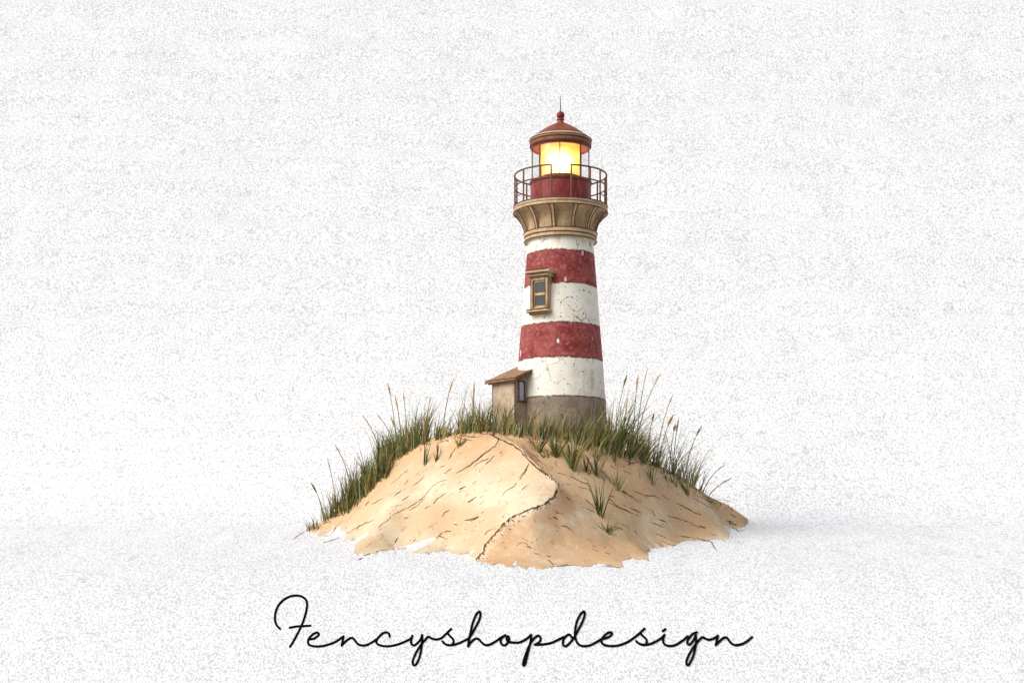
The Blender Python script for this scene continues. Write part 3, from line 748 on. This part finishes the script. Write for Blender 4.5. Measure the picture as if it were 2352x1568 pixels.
# ------------------------------------------------------------------ grass
DARK = [(.09, .115, .025), (.07, .09, .03), (.12, .11, .03), (.05, .10, .055), (.08, .07, .025)]
OLIVE = [(.26, .25, .07), (.20, .21, .05), (.32, .27, .09), (.16, .21, .08)]
PALE = [(.48, .48, .26), (.55, .52, .33), (.44, .35, .14), (.50, .35, .13)]
def pick(w_):
    return random.choice(random.choices((DARK, OLIVE, PALE), w_)[0])
def blade(m, root, h, lean, curl, wid, col, seg=5):
    """a tapered, bent grass blade with a folded midrib"""
    m.col = tuple(c * random.uniform(.8, 1.2) for c in col) + (1,)
    th = random.uniform(-1.0, 1.0); side = Vector((math.cos(th), math.sin(th), 0)); fold = Vector((-side.y, side.x, 0)) * (-1 if random.random() < .5 else 1)
    base = len(m.v)
    for i in range(seg + 1):
        t = i / seg
        p = root + Vector((lean.x * t + curl.x * t * t, lean.y * t + curl.y * t * t, h * (t - .18 * t * t * min(1.5, curl.length / max(h, .1)))))
        wv = wid * (1 - t) ** .7 * (.65 + .35 * min(1, t * 5))
        if i == seg: m.vert(p)
        else:
            m.vert(p - side * wv * .5); m.vert(p + fold * wv * .22); m.vert(p + side * wv * .5)
    for i in range(seg - 1):
        for k in (0, 1): m.face((base + i * 3 + k, base + i * 3 + k + 1, base + i * 3 + k + 4, base + i * 3 + k + 3))
    e = base + (seg - 1) * 3
    m.face((e, e + 1, e + 3)); m.face((e + 1, e + 2, e + 3))
def ground_pt(px, py):
    q = cast(px, py, dune_z)
    if q is None or q.y > 8:
        x_ = px
        yv = float(np.interp(px, [c[0] for c in crest_px], [c[2] for c in crest_px]))
        q = at(px, py, yv + random.uniform(-.2, .5)); q.z = dune_z(q.x, q.y)
    return q
g = MB()
BANDS = [  # x0,y0,x1,y1, count, height range, down-slope jitter, lean bias, weights, width
    (696, 1226, 760, 1188, 80, 12, 38, 6, -.1, (6, 3, 1), .075), (738, 1194, 800, 1162, 300, 25, 60, 14, .05, (5, 4, 1), .09),
    (790, 1164, 850, 1108, 760, 35, 70, 26, .1, (6, 4, 1), .10), (840, 1110, 895, 1058, 760, 40, 75, 32, .1, (6, 4, 1), .10),
    (890, 1058, 938, 1028, 520, 45, 85, 12, -.05, (5, 4, 1.5), .10), (930, 1031, 982, 1010, 330, 40, 100, 8, .1, (5, 4, 1.5), .095),
    (975, 1012, 1082, 988, 480, 25, 58, 7, .15, (5, 4, 2), .09), (985, 1008, 1075, 990, 40, 80, 115, 4, .25, (2, 4, 2), .06),
    (1075, 987, 1135, 989, 300, 35, 80, 5, .0, (5, 4, 1.5), .10), (1130, 990, 1190, 996, 240, 30, 68, 6, .15, (3, 4, 3), .10),
    (1185, 997, 1300, 1005, 430, 30, 72, 8, .15, (3, 4, 3), .105), (1300, 1006, 1400, 1024, 430, 30, 70, 10, .1, (3, 4, 3), .105),
    (1392, 1026, 1484, 1046, 680, 35, 78, 18, .2, (4, 4, 2.5), .105), (1400, 1022, 1480, 1042, 46, 90, 135, 6, .55, (2, 5, 2), .06),
    (1475, 1047, 1530, 1076, 260, 30, 75, 10, .25, (4, 4, 1.5), .085), (1525, 1074, 1612, 1126, 230, 35, 88, 8, .25, (4, 4, 1.2), .075),
    (1425, 1080, 1600, 1128, 60, 10, 26, 14, .2, (2, 4, 4), .07), (1240, 1060, 1420, 1100, 44, 10, 24, 16, .2, (3, 4, 4), .07),
    (1235, 1012, 1480, 1052, 240, 28, 58, 36, .1, (5, 4, 2.5), .10),
    (1398, 1024, 1470, 1044, 130, 60, 105, 14, .35, (4, 4, 3), .085), (1140, 992, 1390, 1018, 110, 45, 80, 6, .15, (2, 3, 4), .09),
    (900, 1045, 985, 1008, 40, 70, 115, 4, .1, (2, 4, 2), .06), (1480, 1046, 1610, 1122, 46, 60, 105, 4, .35, (2, 4, 2), .06), (790, 1150, 890, 1060, 30, 60, 90, 4, -.1, (2, 4, 2), .06),
    (1606, 1124, 1652, 1147, 60, 18, 48, 6, .9, (4, 4, 2), .065), (1180, 999, 1330, 1015, 60, 18, 35, 14, .1, (4, 4, 2), .08)]
for x0, y0, x1, y1, n, h0, h1, jit, lb, wts, wd in BANDS:
    i = 0; n = int(n * .47); h0 *= .9; h1 *= 1.25; wd *= .88; wts = (wts[0] * .75, wts[1], wts[2] * 2.0)
    while i < n:
        t = random.random(); cx_, cy_ = lerp(x0, x1, t), lerp(y0, y1, t) + random.random() ** 1.5 * jit
        cl = random.randint(2, 7); hs = random.uniform(.75, 1.1) * (1.0 + .75 * noise.noise(Vector((cx_ * .045, 5.5, 0))) + .3 * noise.noise(Vector((cx_ * .16, 1.5, 0))))
        for _ in range(cl):                        # blades come in small clumps that fan out
            px, py = cx_ + random.gauss(0, 2.6), cy_ + random.gauss(0, 1.2)
            q = ground_pt(px, py); q.z -= .08; q.y += random.uniform(-.15, .35)
            h = lerp(h0, h1, random.random() ** 1.5) * S * hs
            fan = (px - cx_) * .09 * S * 10
            lean = Vector((h * random.gauss(lb * .5, .13) + fan * .5, random.gauss(0, .15) * h, 0))
            curl = Vector((h * random.gauss(lb, .22) + fan * .7, random.gauss(-.05, .2) * h, 0))
            blade(g, q, h, lean, curl, wd * random.uniform(.7, 1.35), pick(wts))
            i += 1
tag(g.build('grass', M_grass, angle=180), kind='stuff')

TUFTS = [ # picture point, blades, height, spread, label
    (1378, 1183, 15, 74, .32, 'tall open green grass tuft growing alone on the bare front slope'),
    (1394, 1221, 22, 26, 2.3, 'low splayed green grass tuft, lowest on the front of the dune'),
    (1420, 1123, 14, 42, .5, 'small bent grass tuft at the end of a dark twig on the right slope'),
    (1496, 1105, 12, 36, .5, 'short green grass tuft below the right-hand grass bank, left of two sprigs'),
    (1531, 1104, 6, 16, .5, 'tiny sprig of grass between two larger tufts on the right slope'),
    (1547, 1112, 6, 32, .25, 'narrow upright sprig of grass just under the right crest'),
    (1579, 1137, 11, 34, .6, 'dark curved grass tuft under the drooping stalks at right'),
    (974, 1067, 6, 55, .3, 'thin tuft of three or four long bent blades on the left upper slope'),
    (1003, 1055, 9, 36, .25, 'small upright brown-green tuft on the left upper slope'),
    (1056, 1022, 10, 32, .7, 'withered brown spiky tuft just below the left crest'),
    (1234, 1036, 24, 40, .7, 'fanned green tuft below the annex, beside the sand ridge'),
    (1277, 1047, 26, 52, .55, 'upright green tuft on the slope in front of the tower base'),
    (1316, 1077, 44, 72, .6, 'large dark green tuft with pale blades, biggest below the tower'),
    (1254, 1050, 10, 18, .7, 'tiny dark tuft between two fanned tufts below the tower'),
    (1370, 1092, 16, 52, .55, 'loose grass tuft with a leaning tan blade right of the largest tuft'),
    (1348, 1084, 14, 36, .4, 'short dark tuft touching the largest tuft on its right')]
for i, (px, py, n, h, sp, lab) in enumerate(TUFTS):
    q0 = ground_pt(px, py); m = MB()
    brown = i in (2, 9)
    for k in range(n):
        hh = h * S * random.uniform(.6, 1.25) * (1.25 if k == 0 else 1)
        u = random.uniform(-1, 1)
        r = Vector((u * .10 + random.gauss(0, .08), random.uniform(-.15, .15), -.08))
        r.z += dune_z(q0.x + r.x, q0.y + r.y) - q0.z
        lean = Vector((hh * u * sp * .8, hh * random.gauss(-.1, .12), 0)); curl = Vector((hh * u * sp * random.uniform(0, .7), -hh * .1, 0))
        blade(m, r, hh, lean, curl, .125 * random.uniform(.7, 1.2), pick((1, 3, 4) if brown else (5, 5, 2.2)), 6)
    o = m.build('grass_tuft', M_grass, angle=180, loc=q0)
    tag(o, lab, 'grass tuft', 'grass tufts on the sand slopes')

STALKS = [ # root, tip, seed head length (px), head thickness, label
    ((880, 1030), (836, 958), 30, .8, 'stalk with slim seed head leaning far left over the left bank'),
    ((912, 1020), (870, 956), 12, .9, 'leaning stalk with a very short golden seed head on the left bank'),
    ((912, 1018), (892, 886), 30, 1.2, 'tallest stalk with thick golden seed head on the left bank'),
    ((924, 1016), (908, 913), 38, 1.1, 'upright stalk with the longest golden seed head on the left bank'),
    ((936, 1014), (927, 910), 16, .9, 'upright stalk with short golden seed head beside a taller bare blade'),
    ((976, 1004), (988, 917), 14, .8, 'thin upright stalk with a small pale head midway along the left crest'),
    ((1016, 986), (1039, 877), 40, .9, 'tall stalk with long golden seed head leaning right near the summit'),
    ((1086, 982), (1089, 884), 38, 1.1, 'straight stalk with brown seed head left of the annex'),
    ((810, 1098), (771, 1024), 30, .9, 'reddish stalk leaning left with a twisted brown head'),
    ((772, 1112), (754, 1060), 24, .9, 'short stalk with slim brown head low on the left bank'),
    ((744, 1160), (717, 1112), 28, 1.3, 'lowest left stalk with a dark green drooping head'),
    ((918, 1022), (900, 963), 26, 1.5, 'short stalk with fat rust brown head among the left bank grass'),
    ((1409, 1010), (1438, 867), 26, 1.2, 'tall stalk with green knobbly head nearest the tower at right'),
    ((1453, 1012), (1465, 867), 34, 1.1, 'tall upright stalk with golden head right of the tower'),
    ((1460, 1010), (1486, 850), 48, .6, 'tallest and thinnest stalk with a pale slender head at right'),
    ((1456, 1012), (1514, 863), 30, .8, 'tall dark stalk leaning right with narrow head'),
    ((1506, 1040), (1543, 912), 26, .8, 'long leaning stalk with fine pale head right of the tall group'),
    ((1512, 1050), (1544, 957), 30, 1.7, 'stalk with the fattest golden seed head on the right bank'),
    ((1538, 1062), (1550, 980), 15, 1.6, 'stalk with a small plump golden head between two longer ones'),
    ((1546, 1070), (1558, 967), 34, 1.1, 'stalk with forked brown head at the middle of the right bank'),
    ((1572, 1078), (1609, 983), 26, 1.1, 'stalk bending right with green head above the right crest'),
    ((1614, 1128), (1660, 1070), 18, 1.0, 'short stalk leaning right with brown head near the right end'),
    ((1626, 1136), (1674, 1101), 24, 1.4, 'drooping stalk with nearly level brown head, last at right'),
    ((1432, 1014), (1440, 921), 30, .7, 'shorter upright stalk with slim tan head behind the tall right group'),
    ((1484, 1040), (1501, 955), 18, 1.0, 'shorter stalk with green head below the tall dark leaning one')]
for i, (rt, tp, hl, ht, lab) in enumerate(STALKS):
    q = ground_pt(*rt); q.y += .1
    tip = at(tp[0], tp[1], q.y + random.uniform(-.3, .2)) - q
    ctrl = Vector((tip.x * .28, tip.y * .4, tip.z * .62))
    bez = lambda t: ctrl * (2 * t * (1 - t)) + tip * (t * t)
    e = empty('grass_stalk', q, lab, 'grass stalk', 'seed-headed grass stalks on the dune crest')
    m = MB(); m.col = (random.choice(OLIVE + [(.20, .15, .05), (.12, .09, .03)])) + (1,)
    m.tube([Vector((0, 0, -.15))] + [bez(t / 12) for t in range(1, 13)], [.05 - .028 * t / 12 for t in range(13)], 5)
    m.build('stem', M_grass, e, angle=180)
    L = tip.length; t0 = 1 - hl * S / L
    m = MB(); green = i in (10, 12, 20, 24)
    nn = int(8 + hl * .9)
    for k in range(nn):                            # overlapping spikelets round the top of the stem
        t = lerp(t0, 1, k / nn); p = bez(t); dr = (bez(min(1, t + .02)) - bez(t - .02)).normalized()
        a = k * 2.4; sd = Vector((math.cos(a), math.sin(a), 0)); sz = ht * .068 * (1.1 - .6 * abs(2 * k / nn - .9)) * random.uniform(.8, 1.25)
        m.tube([p, p + sd * sz * .6 + dr * .12, p + sd * sz * .5 + dr * .30], [.02, sz * .55, .008], 5)
    m.build('seed_head', M_seed if not green else mottled('green_seed', (.10, .10, .03), (.16, .13, .045), scale=6, rough=.8), e, angle=180)

# ------------------------------------------------------------------ ink lettering on the white ground
if LETTERING:
    T7 = lambda p: (595.8 + p[0] * .24667, 1332.8 + p[1] * .24667)
    T8 = lambda p: (1160.3 + p[0] * .25333, 1332.8 + p[1] * .25333)
    A = [[(192, 450), (160, 415), (145, 365), (150, 300), (175, 235), (220, 185), (280, 150), (350, 140), (405, 155), (438, 190), (443, 240), (430, 310), (400, 400), (360, 485), (320, 560), (284, 617)],
         [(282, 440), (340, 428), (400, 425), (474, 420)],
         [(465, 548), (510, 540), (545, 515), (552, 495), (535, 485), (500, 500), (465, 535), (452, 570), (465, 600), (510, 612), (560, 613), (620, 603), (700, 575), (755, 540), (783, 520)],
         [(783, 520), (775, 565), (765, 607)], [(765, 607), (800, 570), (840, 540), (870, 537), (890, 560), (915, 590), (950, 605), (1000, 600), (1050, 575), (1088, 548)],
         [(1212, 522), (1205, 495), (1180, 483), (1145, 495), (1105, 535), (1088, 570), (1105, 597), (1150, 610), (1220, 611), (1300, 592), (1380, 558), (1420, 535)],
         [(1424, 515), (1412, 560), (1415, 590), (1437, 605), (1465, 590), (1500, 550), (1515, 508)],
         [(1515, 508), (1515, 570), (1505, 650), (1485, 730), (1455, 785), (1432, 785), (1427, 750), (1450, 690), (1490, 620), (1530, 570), (1570, 525), (1600, 540), (1645, 550), (1690, 540), (1730, 505), (1785, 452)],
         [(1750, 488), (1770, 515), (1800, 545), (1808, 575), (1790, 600), (1760, 603), (1725, 590), (1705, 568)], [(1760, 603), (1810, 600), (1870, 580), (1940, 545)],
         [(1940, 545), (1965, 520), (2010, 440), (2050, 360), (2057, 305), (2042, 293), (2015, 325), (1985, 400), (1965, 490), (1950, 560), (1942, 617)],
         [(1942, 617), (1975, 570), (2010, 545), (2040, 548), (2065, 575), (2100, 602), (2140, 600), (2190, 575), (2240, 540), (2290, 510)],
         [(2290, 510), (2255, 540), (2245, 575), (2260, 600), (2285, 605), (2315, 580), (2325, 545), (2315, 522), (2300, 535), (2305, 560), (2325, 572), (2360, 580)]]
    B = [[(25, 560), (90, 567), (140, 560), (195, 530), (235, 495)],
         [(235, 495), (232, 540), (215, 620), (195, 700), (180, 760), (167, 775), (162, 755), (180, 690), (215, 600), (250, 540), (290, 505), (318, 515), (318, 545), (300, 570), (267, 585)], [(267, 585), (340, 582), (410, 570), (470, 545), (530, 515)],
         [(603, 520), (585, 495), (560, 500), (530, 535), (523, 570), (532, 595), (552, 598), (580, 575), (620, 525), (660, 455), (700, 375), (720, 315), (720, 290), (705, 287), (675, 320), (645, 390), (633, 460), (635, 520), (650, 565), (680, 592), (720, 598), (770, 590), (820, 565), (870, 535)],
         [(890, 530), (930, 520), (965, 495), (965, 478), (950, 473), (920, 485), (885, 520), (872, 550), (885, 580), (930, 595), (990, 597), (1050, 585), (1120, 555), (1190, 505), (1263, 440)],
         [(1225, 480), (1245, 505), (1275, 535), (1283, 560), (1270, 585), (1235, 585), (1205, 570), (1187, 553)], [(1235, 585), (1290, 585), (1350, 565), (1410, 530), (1443, 497)],
         [(1443, 497), (1432, 535), (1435, 570), (1460, 592), (1510, 598), (1560, 580), (1620, 540), (1655, 510)], [(1428, 463), (1452, 446)],
         [(1738, 473), (1700, 490), (1665, 530), (1650, 565), (1660, 585), (1685, 575), (1710, 540), (1727, 500)],
         [(1727, 500), (1730, 560), (1720, 630), (1700, 700), (1670, 760), (1650, 772), (1642, 745), (1660, 690), (1700, 620), (1745, 560), (1785, 520), (1815, 533), (1850, 542), (1890, 530), (1928, 505)],
         [(1928, 505), (1918, 550), (1908, 592)], [(1908, 592), (1945, 555), (1980, 525), (2010, 525), (2035, 560), (2070, 588), (2110, 590), (2160, 575), (2200, 550), (2238, 518)]]
    strokes = [[T7(p) for p in s_] for s_ in A] + [[T8(p) for p in s_] for s_ in B]
    m = MB(); HW = 2.65; lay = 0
    def fl(p, lift): q = floor_pt(p[0], p[1]); q.z += lift; return q
    for s_ in strokes:
        lift = .02 + .002 * lay; lay += 1
        pts2 = []
        for i in range(len(s_) - 1):
            p0, p1, p2, p3 = (Vector(s_[max(i - 1, 0)]), Vector(s_[i]), Vector(s_[i + 1]), Vector(s_[min(i + 2, len(s_) - 1)]))
            for k in range(6):
                t = k / 6
                pts2.append(.5 * ((2 * p1) + (p2 - p0) * t + (2 * p0 - 5 * p1 + 4 * p2 - p3) * t * t + (3 * p1 - p0 - 3 * p2 + p3) * t ** 3))
        pts2.append(Vector(s_[-1]))
        n = len(pts2); base = len(m.v)
        for i, p in enumerate(pts2):
            d_ = (pts2[min(i + 1, n - 1)] - pts2[max(i - 1, 0)]).normalized(); nn_ = Vector((-d_.y, d_.x)) * HW
            m.vert(fl(p + nn_, lift)); m.vert(fl(p - nn_, lift))
        for i in range(n - 1): m.face((base + 2 * i, base + 2 * i + 1, base + 2 * i + 3, base + 2 * i + 2))
        for e_, p in enumerate((pts2[0], pts2[-1])):           # round ends
            b0 = len(m.v)
            for k in range(14): m.vert(fl(p + Vector((math.cos(k * math.pi / 7), math.sin(k * math.pi / 7))) * HW, lift + .0007 * (e_ + 1)))
            m.face([b0 + k for k in range(14)])
    tag(m.build('lettering', M_ink, smooth=False), 'black flowing handwritten lettering across the white ground below the dune', 'lettering')
